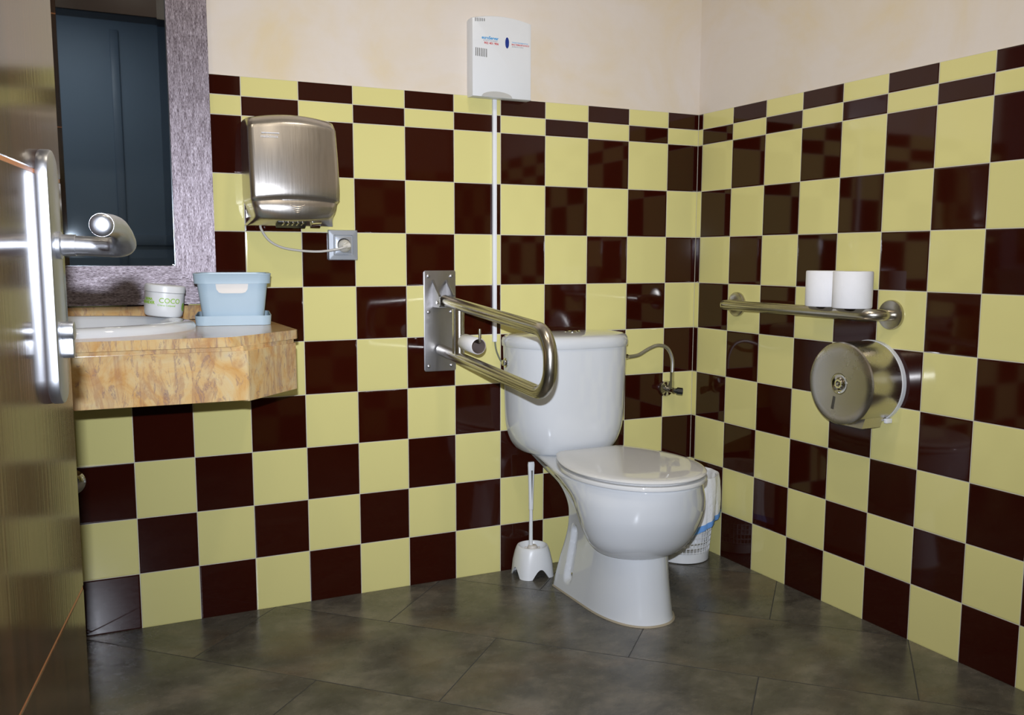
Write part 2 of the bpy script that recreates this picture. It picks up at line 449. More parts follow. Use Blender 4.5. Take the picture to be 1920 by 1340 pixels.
# corridor behind the doorway
bm = NB(); box(bm, (-1.4, -4.05, ZC/2), (5.0, 0.1, ZC)); tag(obj('wall_corridor', bm, m_corr, smooth=False), kind='structure')
bm = NB()
for x in (-3.1, -1.58, -0.3): box(bm, (x, -3.99, 1.2), (0.05, 0.02, 2.4), 0.006)
for z in (0.06, 1.09): box(bm, (-1.4, -3.992, z), (4.6, 0.016, 0.07), 0.004)
tag(obj('trim_2', bm, simple('blue_grey_trim', (0.22, 0.28, 0.37), 0.4)), kind='structure')
for i, (x, y, p) in enumerate(LAMPS):
    bm = NB(); lathe(bm, [(0.105, 0.0), (0.105, -0.006), (0.098, -0.012), (0.085, -0.012), (0.082, -0.004), (0.0, -0.004)], Matrix.Translation((0, 0, 0)))
    for f in bm.faces:
        c = f.calc_center_median()
        if c.xy.length < 0.0815 and abs(c.z+0.004) < 0.001: f.material_index = 1
    o = obj('ceiling_light', bm, [m_wplast, m_lampglow]); o.location = (x, y, ZC)
    tag(o, ['round recessed ceiling downlight above the toilet', 'round recessed ceiling downlight above the washbasin',
            'round recessed ceiling downlight just inside the doorway'][i], 'ceiling light', 'recessed ceiling downlights')

bm = NB(); box(bm, (0, 0, -0.015), (0.56, 0.26, 0.03), 0.004)  # unseen fitting, added only to house the corridor fill lamp
box(bm, (0, 0, -0.0305), (0.50, 0.20, 0.003), mi=1)
o = obj('ceiling_light', bm, [m_wplast, m_lampglow]); o.location = (-1.9, -3.25, ZC)
tag(o, 'added rectangular ceiling fitting for the corridor fill light, out of view', 'ceiling light')

# ------------------------------------------------------------------ the door (opened into the room, seen almost edge-on)
TH = 0.165
ex, ey = sin(TH), cos(TH)
# local frame: x along the door to its free edge, -y the face we see (normal to the right), z up
door = thing('door_1', (cam.location.x - 0.1748*cos(TH), cam.location.y + 0.1748*sin(TH), 0), math.atan2(ey, ex), kind='structure')
def DP(t, w, z): return (t, (w-0.1748), z)    # w: distance to the left of the camera
TE, TB = 1.016, 0.18
bm = NB()
rows = [0.006, 0.2185, 0.637, 1.055, 1.474, 1.893, 2.10]
for a, b in zip(rows, rows[1:]):
    box(bm, ((TE+TB)/2, 0.02, (a+b)/2), (TE-TB, 0.04, b-a-0.002), 0.0015, 1)
obj('door_leaf', bm, m_wood, door)
bm = NB()
for z in rows[1:-1]: box(bm, ((TE+TB)/2, 0.02, z), (TE-TB-0.001, 0.0385, 0.004))
tag(obj('inlay', bm, m_inlay, door), 'thin orange inlay lines')
bm = NB()
prism(bm, rrect(0.922, 0.961, 0.050, 0.230, 0.0245, 8), -0.0105, 0.001, 0.0028, axis='y')
obj('handle_plate', bm, m_handle, door)
bm = NB()
lathe(bm, [(0.0125, 0), (0.0125, 0.004), (0.0098, 0.005), (0.0098, 0.016)], AX((0.922, -0.010, 0.991), (0, -1, 0)), 32)
path = fillet([(0.922, -0.024, 0.991), (0.922, -0.0690, 0.989), (0.905, -0.0690, 0.9935)], 0.0155, 8)[:-1]
path += spline([(0.9050, -0.0690, 0.9945), (0.888, -0.0690, 1.0010), (0.862, -0.0688, 1.0055), (0.820, -0.0686, 1.0065), (0.775, -0.0685, 1.005)], 5)
tube(bm, path, [0.0088+0.0012*sin(pi*min(1, i/16)) for i in range(len(path)-1)]+[0.0090], 24)
tube(bm, [(0.7760, -0.0685, 1.0050), (0.7735, -0.0685, 1.0050), (0.7718, -0.0685, 1.0050), (0.7706, -0.0685, 1.0050), (0.7700, -0.0685, 1.0050)], [0.0090, 0.0087, 0.0074, 0.0050, 0.0015], 24)
obj('door_handle', bm, m_handle, door)
bm = NB()
prism(bm, rrect(0.922, 0.913, 0.017, 0.017, 0.008, 8), -0.021, -0.008, 0.001, axis='y')
prism(bm, rrect(0.922, 0.898, 0.010, 0.020, 0.0048, 8), -0.020, -0.008, 0.001, axis='y')
obj('lock_cylinder', bm, m_handle, door)

# ------------------------------------------------------------------ washbasin counter
ct = thing('washbasin_counter', (-1.446, 0, 0.675), 0, 'ochre veined marble washbasin counter with a chamfered end fixed to the tiled wall', 'counter')
def ctl(p): return (p[0]+1.446, p[1])
ZCt = 0.819
slab = [(-3.08, -0.001), (-3.08, -0.598), (-1.612, -0.610)] + [(-1.612+0.018*sin(a), -0.592-0.018*cos(a)) for a in (0.3, 0.6)] + [(-1.446, -0.475), (-1.441, -0.466), (-1.441, -0.001)]
bm = NB()
def loop(pts, z):
    V = [bm.verts.new((p[0], p[1], z)) for p in pts]; return V, [bm.edges.new((V[i], V[(i+1) % len(V)])) for i in range(len(V))]
hole = [(-1.930+1.446+0.262*cos(2*pi*k/64), -0.300+0.210*sin(2*pi*k/64)) for k in range(64)]
o1, e1 = loop([ctl(p) for p in slab], ZCt-0.675); h1, e2 = loop(hole, ZCt-0.675)
fs = bmesh.ops.triangle_fill(bm, edges=e1+e2, use_beauty=True)
ex_ = bmesh.ops.extrude_face_region(bm, geom=[f for f in bm.faces])
bmesh.ops.translate(bm, vec=(0, 0, -0.020), verts=[v for v in ex_['geom'] if isinstance(v, bmesh.types.BMVert)])
obj('countertop', bm, m_marble, ct)
bm = NB()
SEGS = []
def slab_seg(bm, p, q, z0, z1, th=0.02):
    p, q = Vector((*ctl(p), 0)), Vector((*ctl(q), 0)); d = (q-p).normalized(); n = Vector((d.y, -d.x, 0))
    pts = [(p.x, p.y), (q.x, q.y), ((q-n*th).x, (q-n*th).y), ((p-n*th).x, (p-n*th).y)]
    prism(bm, pts, z0-0.675, z1-0.675, 0.0008, seg=1)
rec = [(-3.08, -0.592), (-1.581, -0.596), (-1.449, -0.464), (-1.449, -0.002)]
for a_, b_ in zip(rec, rec[1:]): slab_seg(bm, a_, b_, 0.786, 0.7990)
obj('recess_strip', bm, m_marble, ct)
bm = NB()
def slab_seg(bm, p, q, z0, z1, th=0.02):
    p, q = Vector((*ctl(p), 0)), Vector((*ctl(q), 0)); d = (q-p).normalized(); n = Vector((d.y, -d.x, 0))
    pts = [(p.x, p.y), (q.x, q.y), ((q-n*th).x, (q-n*th).y), ((p-n*th).x, (p-n*th).y)]
    prism(bm, pts, z0-0.675, z1-0.675, 0.0008, seg=1)
slab_seg(bm, (-3.08, -0.596), (-1.5745, -0.602), 0.686, 0.7895)
obj('front_apron', bm, m_marble, ct)
bm = NB(); slab_seg(bm, (-1.5735, -0.602), (-1.4435, -0.462), 0.684, 0.7895); obj('corner_apron', bm, m_marble, ct)
bm = NB(); slab_seg(bm, (-1.4435, -0.460), (-1.4435, -0.002), 0.684, 0.7895); obj('side_apron', bm, m_marble, ct)
bm = NB(); box(bm, (-2.31+1.446+0.005, -0.011, (0.820+0.856)/2-0.675), (1.54, 0.020, 0.036), 0.001); obj('backsplash', bm, m_marble, ct)

# washbasin: an oval drop-in bowl with a raised rim
SC = (-1.930, -0.300)
ws = thing('washbasin', (SC[0], SC[1], ZCt), 0, 'white oval drop-in washbasin set in the marble counter', 'sink')
bm = NB()
prof = [(1.0, 0.000), (1.002, 0.007), (0.985, 0.014), (0.955, 0.0185), (0.90, 0.020), (0.855, 0.018), (0.83, 0.011), (0.80, -0.01),
        (0.74, -0.06), (0.60, -0.105), (0.35, -0.125), (0.10, -0.130), (0.0, -0.130)]
NS = 72; V = []
for r, h in prof:
    V.append([bm.verts.new((r*0.290*cos(2*pi*k/NS), r*0.235*sin(2*pi*k/NS) + (0.0 if r > 0.9 else -0.015*(0.9-r)), h)) for k in range(NS)] if r > 0 else [bm.verts.new((0, -0.013, h))])
for A, B in zip(V, V[1:]):
    for k in range(NS):
        q = [A[k], A[(k+1) % NS]] + ([B[0]] if len(B) == 1 else [B[(k+1) % NS], B[k]])
        bm.faces.new(q)
obj('basin', bm, m_white, ws, angle=60)
bm = NB(); lathe(bm, [(0.022, 0.0), (0.022, 0.002), (0.015, 0.003), (0.0, 0.001)], Matrix.Translation((0, -0.013, -0.1295))); obj('drain', bm, m_chrome, ws)
# waste trap under the counter, its wall flange peeps out beside the door
tr = thing('sink_trap', (-1.9, 0, 0.395), 0, 'chrome waste pipe and wall flange under the marble counter behind the door', 'pipe')
bm = NB(); lathe(bm, [(0.033, -0.0005), (0.033, 0.003), (0.024, 0.011), (0.016, 0.012)], AX((-0.02, 0, 0.018), (0, -1, 0))); obj('wall_flange', bm, m_chrome, tr)
bm = NB(); tube(bm, fillet([(-0.02, -0.002, 0.018), (-0.02, -0.20, 0.018), (-0.02, -0.22, 0.10), (-0.02, -0.30, 0.10), (-0.03, -0.31, 0.29)], 0.018, 6), 0.014, 20); obj('waste_pipe', bm, m_wplast, tr)

# ------------------------------------------------------------------ cream jar on the washbasin rim
jar = thing('cream_jar', (-1.700, -0.196, 0.8400), 0, 'round white cosmetic jar with lime green COCO lettering standing on the washbasin rim', 'jar')
jar.rotation_euler = (0.02, math.radians(5.5), 0)
JR = 0.0445
bm = NB(); lathe(bm, [(0.0, 0.0), (0.036, 0.0), (0.0405, 0.002), (0.0430, 0.007), (JR, 0.020), (JR, 0.0575), (0.0, 0.0575)], seg=64); obj('jar_body', bm, m_wplast, jar)
bm = NB(); lathe(bm, [(0.0, 0.058), (0.0452, 0.058), (0.0462, 0.0590), (0.0462, 0.0695), (0.0455, 0.0730), (0.043, 0.0750), (0.0, 0.0758)], seg=64); obj('jar_lid', bm, m_wplast, jar)
def wrapj(a0, z0):
    def f(co):
        a = a0 + co.x/JR; r = JR + 0.0002 + co.z
        return Vector((r*sin(a), -r*cos(a), z0 + co.y))
    return f
text('lettering', 'COCO', 0.0165, None, m_green, jar, wrap=wrapj(-0.36, 0.034), bold=0.0002)
text('lettering', 'Crema Corporal', 0.0060, None, m_green, jar, wrap=wrapj(-0.42, 0.0265), bold=0.0001)
text('lettering', 'CREMA', 0.0080, None, m_green, jar, wrap=wrapj(-1.30, 0.0385), bold=0.0003)
text('lettering', 'LAVANDER', 0.0095, None, m_green, jar, wrap=wrapj(-1.66, 0.0300), bold=0.0004)
bm = NB(); nn = 24
vs = [bm.verts.new(wrapj(1.12, 0.026)(Vector((0.007*cos(2*pi*k/nn), 0.010*sin(2*pi*k/nn), 0.0002)))) for k in range(nn)]; bm.faces.new(vs)
obj('green_badge', bm, m_green, jar)

# ------------------------------------------------------------------ blue basket standing in its upturned lid
BR = math.radians(-9)
tray = thing('plastic_tray', (-1.534, -0.176, ZCt+0.0005), BR, 'shallow pale blue plastic tray under the blue basket on the counter', 'tray')
def shell(bm, w0, d0, w1, d1, z0, z1, th, r0=0.02, r1=0.025):
    n = 6
    def ring(w, d, r, z): return [(x, y, z) for x, y in rrect(0, 0, w, d, r, n)]
    loft(bm, [ring(w0, d0, r0, z0), ring(w1, d1, r1, z1), ring(w1-2*th, d1-2*th, r1-th, z1), ring(w0-2*th, d0-2*th, max(0.003, r0-th), z0+th)])
bm = NB(); shell(bm, 0.172, 0.222, 0.176, 0.226, 0, 0.0225, 0.002); obj('tray', bm, m_blue, tray)
bk_ = thing('basket', (-1.534, -0.176, ZCt+0.003), BR, 'pale blue plastic storage basket with a cream handle insert standing in its lid', 'basket')
bm = NB(); shell(bm, 0.138, 0.186, 0.166, 0.214, 0, 0.1160, 0.002); obj('basket_body', bm, m_blue, bk_)
bm = NB(); n = 6
def rg(w, d, r, z): return [(x, y, z) for x, y in rrect(0, 0, w, d, r, n)]
loft(bm, [rg(0.1690, 0.217, 0.026, 0.0960), rg(0.1750, 0.223, 0.028, 0.0962), rg(0.1780, 0.226, 0.028, 0.1165), rg(0.1800, 0.228, 0.028, 0.1185), rg(0.1780, 0.226, 0.027, 0.1200), rg(0.1640, 0.212, 0.024, 0.1190), rg(0.1630, 0.211, 0.024, 0.1100)])
obj('rim', bm, m_blue, bk_)
bm = NB()
hp = [(-0.0380, 0.0955), (-0.0365, 0.083), (-0.031, 0.0755), (-0.024, 0.0735), (0.022, 0.0735), (0.029, 0.0755), (0.0345, 0.083), (0.0360, 0.0955)]
prism(bm, hp, -0.1055, -0.1015, 0, axis='y')
o = obj('handle_insert', bm, m_creamp, bk_)
tag(o, 'cream handle insert')

# ------------------------------------------------------------------ mirror
mr_ = thing('wall_mirror', (-1.92, 0, 0.860), 0, 'wall mirror with a wide silvery brushed wooden frame above the counter', 'mirror')
FX0, FX1, FZ0, FZ1, FW = -2.310+1.92, -1.5525+1.92, 0.0, 1.15, 0.098
bm = NB()
def mitre(bm, quad, mi):
    prism(bm, quad, -0.030, -0.001, 0.0, axis='y', mi=mi)
mitre(bm, [(FX0, FZ0), (FX1, FZ0), (FX1-FW, FZ0+FW), (FX0+FW, FZ0+FW)], 1)
mitre(bm, [(FX0, FZ1), (FX1, FZ1), (FX1-FW, FZ1-FW), (FX0+FW, FZ1-FW)], 1)
mitre(bm, [(FX0, FZ0), (FX0+FW, FZ0+FW), (FX0+FW, FZ1-FW), (FX0, FZ1)], 0)
mitre(bm, [(FX1, FZ0), (FX1-FW, FZ0+FW), (FX1-FW, FZ1-FW), (FX1, FZ1)], 0)
obj('frame', bm, [m_frame_v, m_frame_h], mr_, smooth=False)
bm = NB()
gx0, gx1, gz0, gz1, bw = FX0+FW, FX1-FW, FZ0+FW, FZ1-FW, 0.020
oy, iy = -0.0195, -0.0203
O = [bm.verts.new(p) for p in ((gx0, oy, gz0), (gx1, oy, gz0), (gx1, oy, gz1), (gx0, oy, gz1))]
I = [bm.verts.new(p) for p in ((gx0+bw, iy, gz0+bw), (gx1-bw, iy, gz0+bw), (gx1-bw, iy, gz1-bw), (gx0+bw, iy, gz1-bw))]
Bk = [bm.verts.new((v.co.x, -0.012, v.co.z)) for v in O]
bm.faces.new(I); bm.faces.new(Bk)
for k in range(4):
    bm.faces.new((O[k], O[(k+1) % 4], I[(k+1) % 4], I[k])); bm.faces.new((O[k], O[(k+1) % 4], Bk[(k+1) % 4], Bk[k]))
obj('mirror_glass', bm, m_mirror, mr_, smooth=False)

# ------------------------------------------------------------------ hand dryer
dr = thing('hand_dryer', (-1.358, 0, 1.064), 0, 'brushed stainless steel hand dryer on the chequered wall above the blue basket', 'hand dryer')
def dryer_ring(z, D, hw, r, arch, n=7, ybk=0.0):
    """U-shaped horizontal section, bent up in the middle by arch"""
    P = [(-hw, ybk)]
    for i in range(n+1):
        a = pi + i/n*pi/2; P.append((-hw+r+r*cos(a), -D+r+r*sin(a)))
    for k in range(1, 16): 
        P.append((-hw+r+(2*hw-2*r)*k/16, -D-0.009*(1-((k/16-0.5)*2)**2)))
    for i in range(n+1):
        a = 1.5*pi + i/n*pi/2; P.append((hw-r+r*cos(a), -D+r+r*sin(a)))
    P.append((hw, ybk))
    return [(x, y, z + arch*(1-(x/hw)**2)) for x, y in P]
SL = [ # z, depth, half width, corner radius, arch
 (0.2700, 0.010, 0.108, 0.006, 0.013), (0.2720, 0.040, 0.110, 0.020, 0.013), (0.2715, 0.070, 0.112, 0.022, 0.012), (0.2680, 0.083, 0.1135, 0.022, 0.011),
 (0.2560, 0.096, 0.1145, 0.020, 0.010), (0.2500, 0.1000, 0.115, 0.018, 0.010), (0.2475, 0.1008, 0.115, 0.016, 0.010), (0.2400, 0.1022, 0.115, 0.016, 0.010), (0.2100, 0.1085, 0.1155, 0.016, 0.010),
 (0.1700, 0.1160, 0.1160, 0.016, 0.010), (0.1300, 0.1225, 0.1160, 0.016, 0.010), (0.1000, 0.1262, 0.1158, 0.016, 0.009), (0.0820, 0.1275, 0.1155, 0.016, 0.009), (0.0720, 0.1272, 0.1150, 0.016, 0.008),
 (0.0660, 0.1262, 0.1150, 0.016, 0.008), (0.0630, 0.1245, 0.1145, 0.016, 0.008), (0.0595, 0.1200, 0.113, 0.018, 0.008), (0.0570, 0.1180, 0.112, 0.020, 0.007), (0.0550, 0.1190, 0.111, 0.020, 0.006),
 (0.0500, 0.1215, 0.110, 0.022, 0.003), (0.0450, 0.1225, 0.109, 0.022, 0.001), (0.0330, 0.1205, 0.106, 0.024, -0.004), (0.0240, 0.1150, 0.103, 0.026, -0.008), (0.0190, 0.1090, 0.103, 0.026, -0.008),
 (0.0130, 0.0950, 0.106, 0.026, -0.005), (0.0040, 0.0700, 0.112, 0.022, -0.001), (0.0, 0.055, 0.1145, 0.018, 0.0), (0.0, 0.004, 0.1145, 0.003, 0.0)]
bm = NB(); loft(bm, [dryer_ring(*s) for s in SL])
obj('cover', bm, m_dryer, dr, angle=50)
bm = NB()
for k, (w_, z_) in enumerate(((0.0200, 0.0510), (0.0160, 0.0455), (0.0125, 0.0405), (0.0090, 0.0362))):
    tt = [i/12*2-1 for i in range(13)]
    pts = [(-0.001+w_*t, -0.1312+0.0007*k, z_ - 0.0055*(1-t*t)) for t in tt]
    tube(bm, pts, [0.0003+0.0010*sqrt(max(0, 1-t*t)) for t in tt], 8)
obj('embossed_arcs', bm, m_dryer, dr)
bm = NB(); box(bm, (-0.008, -0.088, 0.0045), (0.076, 0.034, 0.010), 0.001, rot=(-0.42, 0, 0)); obj('air_outlet', bm, m_black, dr)
bm = NB()
for k in range(5): box(bm, (-0.032+k*0.0125, -0.098, 0.0065), (0.005, 0.016, 0.0105), 0.0008, rot=(-0.42, 0, 0.15))
obj('outlet_vanes', bm, m_steel, dr)
bm = NB(); box(bm, (0.056, -0.090, 0.0055), (0.026, 0.030, 0.010), 0.001, rot=(-0.42, 0, 0)); obj('sensor_window', bm, m_chrome, dr)
m_etch = simple('pale_etching', (0.75, 0.76, 0.80), 0.5)
def drf(x, z): return -(0.1085-(z-0.01-0.21)*0.20 + 0.009*(1-(x/0.0995)**2) + 0.0008)
text('lettering', 'mediclinics', 0.0098, None, m_etch, dr, wrap=lambda co: Vector((-0.0850+co.x, drf(-0.0850+co.x, 0.2190+co.y)-co.z, 0.2190+co.y)))
bm = NB()
for k in range(8): box(bm, (-0.0825+k*0.0055+0.00275, drf(-0.0825+k*0.0055+0.00275, 0.2310), 0.2310), (0.0056, 0.0010, 0.0018))
obj('logo_bar', bm, m_etch, dr)

# power cord of the dryer with its plug
cord = thing('dryer_power_cord', (-1.207, 0, 1.012), 0, 'ivory cable running from the hand dryer to the wall socket', 'cable')
cp = spline([(-0.227, -0.035, 0.060), (-0.226, -0.022, 0.045), (-0.205, -0.016, 0.014), (-0.170, -0.014, -0.005), (-0.120, -0.016, -0.0135), (-0.070, -0.024, -0.0155), (-0.030, -0.040, -0.010), (-0.008, -0.046, -0.004), (0.004, -0.042, 0.001)], 8)
bm = NB(); tube(bm, cp, 0.0033, 12); obj('cable', bm, m_cable, cord)
bm = NB()
lathe(bm, [(0.0178, 0.0115), (0.0178, 0.0165), (0.0150, 0.026), (0.0090, 0.034), (0.0, 0.036)], AX((0.002, 0, 0.000), (0, -1, 0)), 32)
tube(bm, [(0.006, -0.028, 0.000), (0.006, -0.038, 0.001), (-0.012, -0.045, -0.004)], [0.009, 0.0085, 0.0048], 16)
obj('plug', bm, m_plug, cord)
sk = thing('wall_socket', (-1.207, 0, 1.0145), 0, 'square silver-grey power socket on the chequered wall below the hand dryer', 'socket')
bm = NB(); loft(bm, [[(x, -y_, z) for x, z in rrect(0, 0, w_, w_, 0.003, 4)] for w_, y_ in ((0.084, 0.0005), (0.084, 0.006), (0.080, 0.0095), (0.056, 0.0105), (0.052, 0.0085))]); obj('frame', bm, m_satin, sk)
bm = NB(); box(bm, (0.001, -0.0098, 0), (0.044, 0.0035, 0.046), 0.0008)
lathe(bm, [(0.0212, 0.0112), (0.0212, 0.0125), (0.0190, 0.0130), (0.0188, 0.0105)], AX((0.001, 0, 0), (0, -1, 0)), 40, close_ends=False)
obj('socket_insert', bm, m_satin, sk)
bm = NB(); lathe(bm, [(0.0188, 0.0118), (0.0, 0.0118)], AX((0.001, 0, 0), (0, -1, 0)), 40, close_ends=False); obj('socket_well', bm, m_black, sk)

# ------------------------------------------------------------------ air freshener box
af = thing('air_steriliser', (-0.735, 0.0025, 1.440), 0, 'white wall box with arched top and blue oval, high on the plaster wall', 'air freshener')
AW = 0.094
def arch_out(hw, z0, z1, arch, n=20):
    return [(-hw, z0), (hw, z0)] + [(hw-2*hw*k/n, z1+arch*(1-(1-2*k/n)**2)) for k in range(n+1)]
bm = NB()
b0 = [(x, -0.0, z) for x, z in arch_out(AW-0.002, 0.004, 0.216, 0.012)]
b1 = [(x, -0.012, z) for x, z in arch_out(AW, 0.002, 0.219, 0.012)]
b2 = [(x, -0.040, z) for x, z in arch_out(AW, 0.0015, 0.2195, 0.012)]
b3 = [(x, -0.0445, z) for x, z in arch_out(AW-0.001, 0.003, 0.218, 0.012)]
b4 = [(x, -0.0460, z) for x, z in arch_out(AW-0.004, 0.006, 0.2155, 0.012)]
loft(bm, [b0, b1, b2, b3, b4]); obj('casing', bm, m_wplast, af, angle=40)
for k in range(6):
    bm = NB(); box(bm, (-0.085+k*0.0056, -0.0462, 0.2135+k*0.0004), (0.0017, 0.0008, 0.0100-k*0.0004)); obj('vent_slot', bm, m_slot, af)
for k in range(7):
    bm = NB(); box(bm, (-0.0835+k*0.0055, -0.0462, 0.1255-0.0002*k), (0.0019, 0.0008, 0.0230)); obj('vent_slot', bm, m_slot, af)
bm = NB(); nn = 32
bm.faces.new([bm.verts.new((0.0150+0.0062*cos(2*pi*k/nn), -0.0464, 0.1585+0.0155*sin(2*pi*k/nn))) for k in range(nn)]); obj('blue_oval', bm, m_navy, af)
bm = NB()
pts = [(-0.066+0.098*k/24, 0.0035+0.0155*sqrt(max(0, 1-(1-2*k/24)**2))) for k in range(25)]
prism(bm, pts, -0.0466, -0.0455, axis='y'); obj('grey_foot_panel', bm, m_greyp, af)
TX = Euler((pi/2, 0, 0)).to_matrix().to_4x4()
def afx(x, z): return Matrix.Translation((x, -0.0462, z)) @ TX
text('lettering', 'euroServar', 0.0120, afx(-0.0655, 0.1630), m_cyan, af, bold=0.0003, xs=0.97)
text('lettering', 'SISTEMAS DE HIGIENE', 0.0034, afx(-0.0605, 0.1580), m_gray, af, xs=1.35)
text('lettering', '902 401 906', 0.0084, afx(-0.0580, 0.1495), m_red, af, bold=0.0002, xs=1.08)
text('lettering', 'TRATAMIENTO', 0.0040, afx(0.0300, 0.1600), m_cyan, af, xs=1.9)
text('lettering', 'BACTERIOSTATICO', 0.0062, afx(0.0295, 0.1535), m_red, af, bold=0.0001, xs=1.04)
text('lettering', 'sanitario y aseo', 0.0046, afx(0.0300, 0.1485), m_gray, af, xs=1.3)

# white conduit and the small pipe to the cistern
cd = thing('white_conduit', (-0.7435, 0, 0.727), 0, 'slim white plastic conduit running down from the white box to the cistern', 'conduit')
bm = NB(); box(bm, (0, -0.0055, 0.358), (0.0120, 0.011, 0.716), 0.001); obj('conduit_cover', bm, m_conduit, cd)
bm = NB(); tube(bm, spline([(0.001, -0.006, 0.004), (0.003, -0.010, -0.022), (0.007, -0.018, -0.042), (0.012, -0.026, -0.056), (0.018, -0.034, -0.062)], 6), 0.0026, 10); o = obj('thin_pipe', bm, simple('green_grey_pipe', (0.16, 0.17, 0.13), 0.35, 0.4), cd)
tag(o, 'thin dark pipe')

# ------------------------------------------------------------------ folding support rail
fb = thing('folding_grab_rail', (-0.919, 0, 0.646), 0, 'folding stainless steel support rail on a wall plate beside the toilet', 'grab rail')
FZ = 0.646
bm = NB(); prism(bm, rrect(0.0, 0.1485, 0.100, 0.297, 0.006, 5), -0.004, -0.0003, 0.0008, axis='y'); obj('wall_plate', bm, m_plate, fb)
for (x, z) in ((-0.036, 0.281), (0.036, 0.281), (-0.036, 0.176), (0.036, 0.176), (-0.036, 0.016), (0.036, 0.016)):
    bm = NB(); lathe(bm, [(0.0058, 0.0035), (0.0052, 0.0058), (0.003, 0.0072), (0.0, 0.0076)], AX((x, 0, z), (0, -1, 0)), 20); obj('screw', bm, m_plate, fb)
bm = NB()
for x in (-0.0215, 0.0215):
    prism(bm, [(-0.003, 0.262), (-0.003, 0.192), (-0.056, 0.192), (-0.060, 0.197), (-0.060, 0.224)], x-0.0012, x+0.0012, axis='x')
    tube(bm, [(x, -0.004, 0.268), (x, -0.060, 0.224)], 0.0035, 8)
box(bm, (0, -0.032, 0.192), (0.043, 0.054, 0.003)); obj('hinge_bracket', bm, m_bracket, fb)
bm = NB(); tube(bm, [(-0.026, -0.044, 0.205), (0.026, -0.044, 0.205)], 0.0045, 12); obj('hinge_pin', bm, m_chrome, fb)
RB = 0.0165
A_ = Vector((0, -0.046, 0.2105)); Bq = Vector((0, -0.700, 0.167)); Cq = Vector((0, -0.700, 0.017)); Dq = Vector((0, -0.012, 0.0640))
bm = NB(); tube(bm, fillet([A_, Bq, Cq, Dq], [0.066, 0.066], 14), RB, 24); obj('rail_bar', bm, m_steel, fb)
bm = NB()
tube(bm, [(0, -0.155, 0.066), (0, -0.155, 0.198)], 0.0135, 20)
box(bm, (-0.017, -0.152, 0.129), (0.003, 0.010, 0.125))
obj('strut', bm, m_steel, fb)
bm = NB(); tube(bm, fillet([(0.0, -0.160, 0.1190), (0.0, -0.297, 0.1100), (0.0, -0.297, 0.1460)], 0.006, 5), 0.0036, 12); obj('roll_holder', bm, m_steel, fb)
def hollow_roll(name, parent_loc, rot, R, r, L, m_out, m_in, label, cat):
    t = thing(name, parent_loc, 0, label, cat); t.rotation_euler = rot
    bm = NB(); lathe(bm, [(r+0.0012, 0), (R-0.002, 0), (R, 0.003), (R, L-0.003), (R-0.002, L), (r+0.0012, L)], seg=56, close_ends=False)
    lathe(bm, [(r+0.0012, 0), (r+0.0012, L)], seg=56, close_ends=False)
    obj('paper', bm, m_out, t, angle=50)
    bm = NB(); lathe(bm, [(r, 0.0005), (r+0.0012, 0), (r+0.0012, L), (r, L-0.0005), (r, 0.0005)], seg=48, close_ends=False); obj('cardboard_core', bm, m_in, t)
    return t
hollow_roll('toilet_paper_roll', (-0.919, -0.290, 0.646+0.0985), (math.radians(-87.5), 0, 0), 0.0225, 0.0190, 0.095, m_paper, m_card,
            'nearly used up toilet paper roll hanging on the folding support rail', 'toilet paper')

# ------------------------------------------------------------------ toilet
TXc = -0.519
to = thing('toilet', (TXc, 0, 0), 0, 'white ceramic toilet with a close-coupled cistern and closed lid', 'toilet')
def sec(z, yb, yf, hb, hm, tm, n=60, pw=2.0, xo=0, grow='s'):
    """closed section from the back to the front: half widths hb at the back, hm at its widest (tm along)"""
    ts = [0.0, 0.004, 0.015, 0.03] + [0.03+(1-0.03)*(1-cos(pi/2*i/n*1.0)) if False else 0.03+0.97*sin(pi/2*i/n) for i in range(1, n+1)]
    out = []
    for t in ts:
        if t < tm:
            s = t/tm; s = s*s*(3-2*s) if grow == 's' else sin(pi/2*s)**0.9; h = hb+(hm-hb)*s
            if t < 0.03: h *= (0.86+0.14*sqrt(1-(1-t/0.03)**2))
        else: h = hm*max(0, 1-((t-tm)/(1-tm))**pw)**(1/pw)
        out.append((h, yb+(yf-yb)*t))
    R_ = [(xo+h, y, z) for h, y in out]; L_ = [(xo-h, y, z) for h, y in out[:-1]][::-1]
    return R_ + L_
def lerp_secs(keys, N_):
    out = []
    for i in range(N_+1):
        f = i/N_*(len(keys)-1); k = min(int(f), len(keys)-2); t = f-k
        P = [keys[max(0, k-1)], keys[k], keys[k+1], keys[min(len(keys)-1, k+2)]]
        v = []
        for a, b, c, d in zip(*P): v.append(0.5*((2*b)+(c-a)*t+(2*a-5*b+4*c-d)*t*t+(3*b-a-3*c+d)*t**3))
        out.append(v)
    return out
bm = NB()
# pedestal
ped = [(0.0, -0.175, -0.580, 0.112, 0.112, 0.50), (0.02, -0.178, -0.574, 0.110, 0.109, 0.50), (0.09, -0.190, -0.562, 0.098, 0.102, 0.52), (0.15, -0.205, -0.555, 0.088, 0.098, 0.52),
       (0.20, -0.215, -0.545, 0.083, 0.098, 0.52), (0.26, -0.215, -0.53, 0.085, 0.100, 0.5), (0.31, -0.170, -0.50, 0.090, 0.105, 0.5), (0.345, -0.090, -0.48, 0.102, 0.120, 0.45), (0.378, -0.030, -0.46, 0.118, 0.140, 0.45)]
rings = [sec(*k, pw=2.3, n=110) for k in lerp_secs(ped, 70)]
def groove(p):
    x, y, z = p
    cy = -0.262 - 0.05*(z-0.06)
    a, b = 0.055, 0.185
    dz = max(a-z, 0, z-b); d = sqrt((y-cy)**2 + dz*dz)
    if d < 0.024:
        s = 0.5+0.5*cos(pi*min(1, max(0, (d-0.012)/0.010))) if d > 0.012 else 1.0
        x += -0.014*s*(1 if x > 0 else -1)
    return (x, y, z)
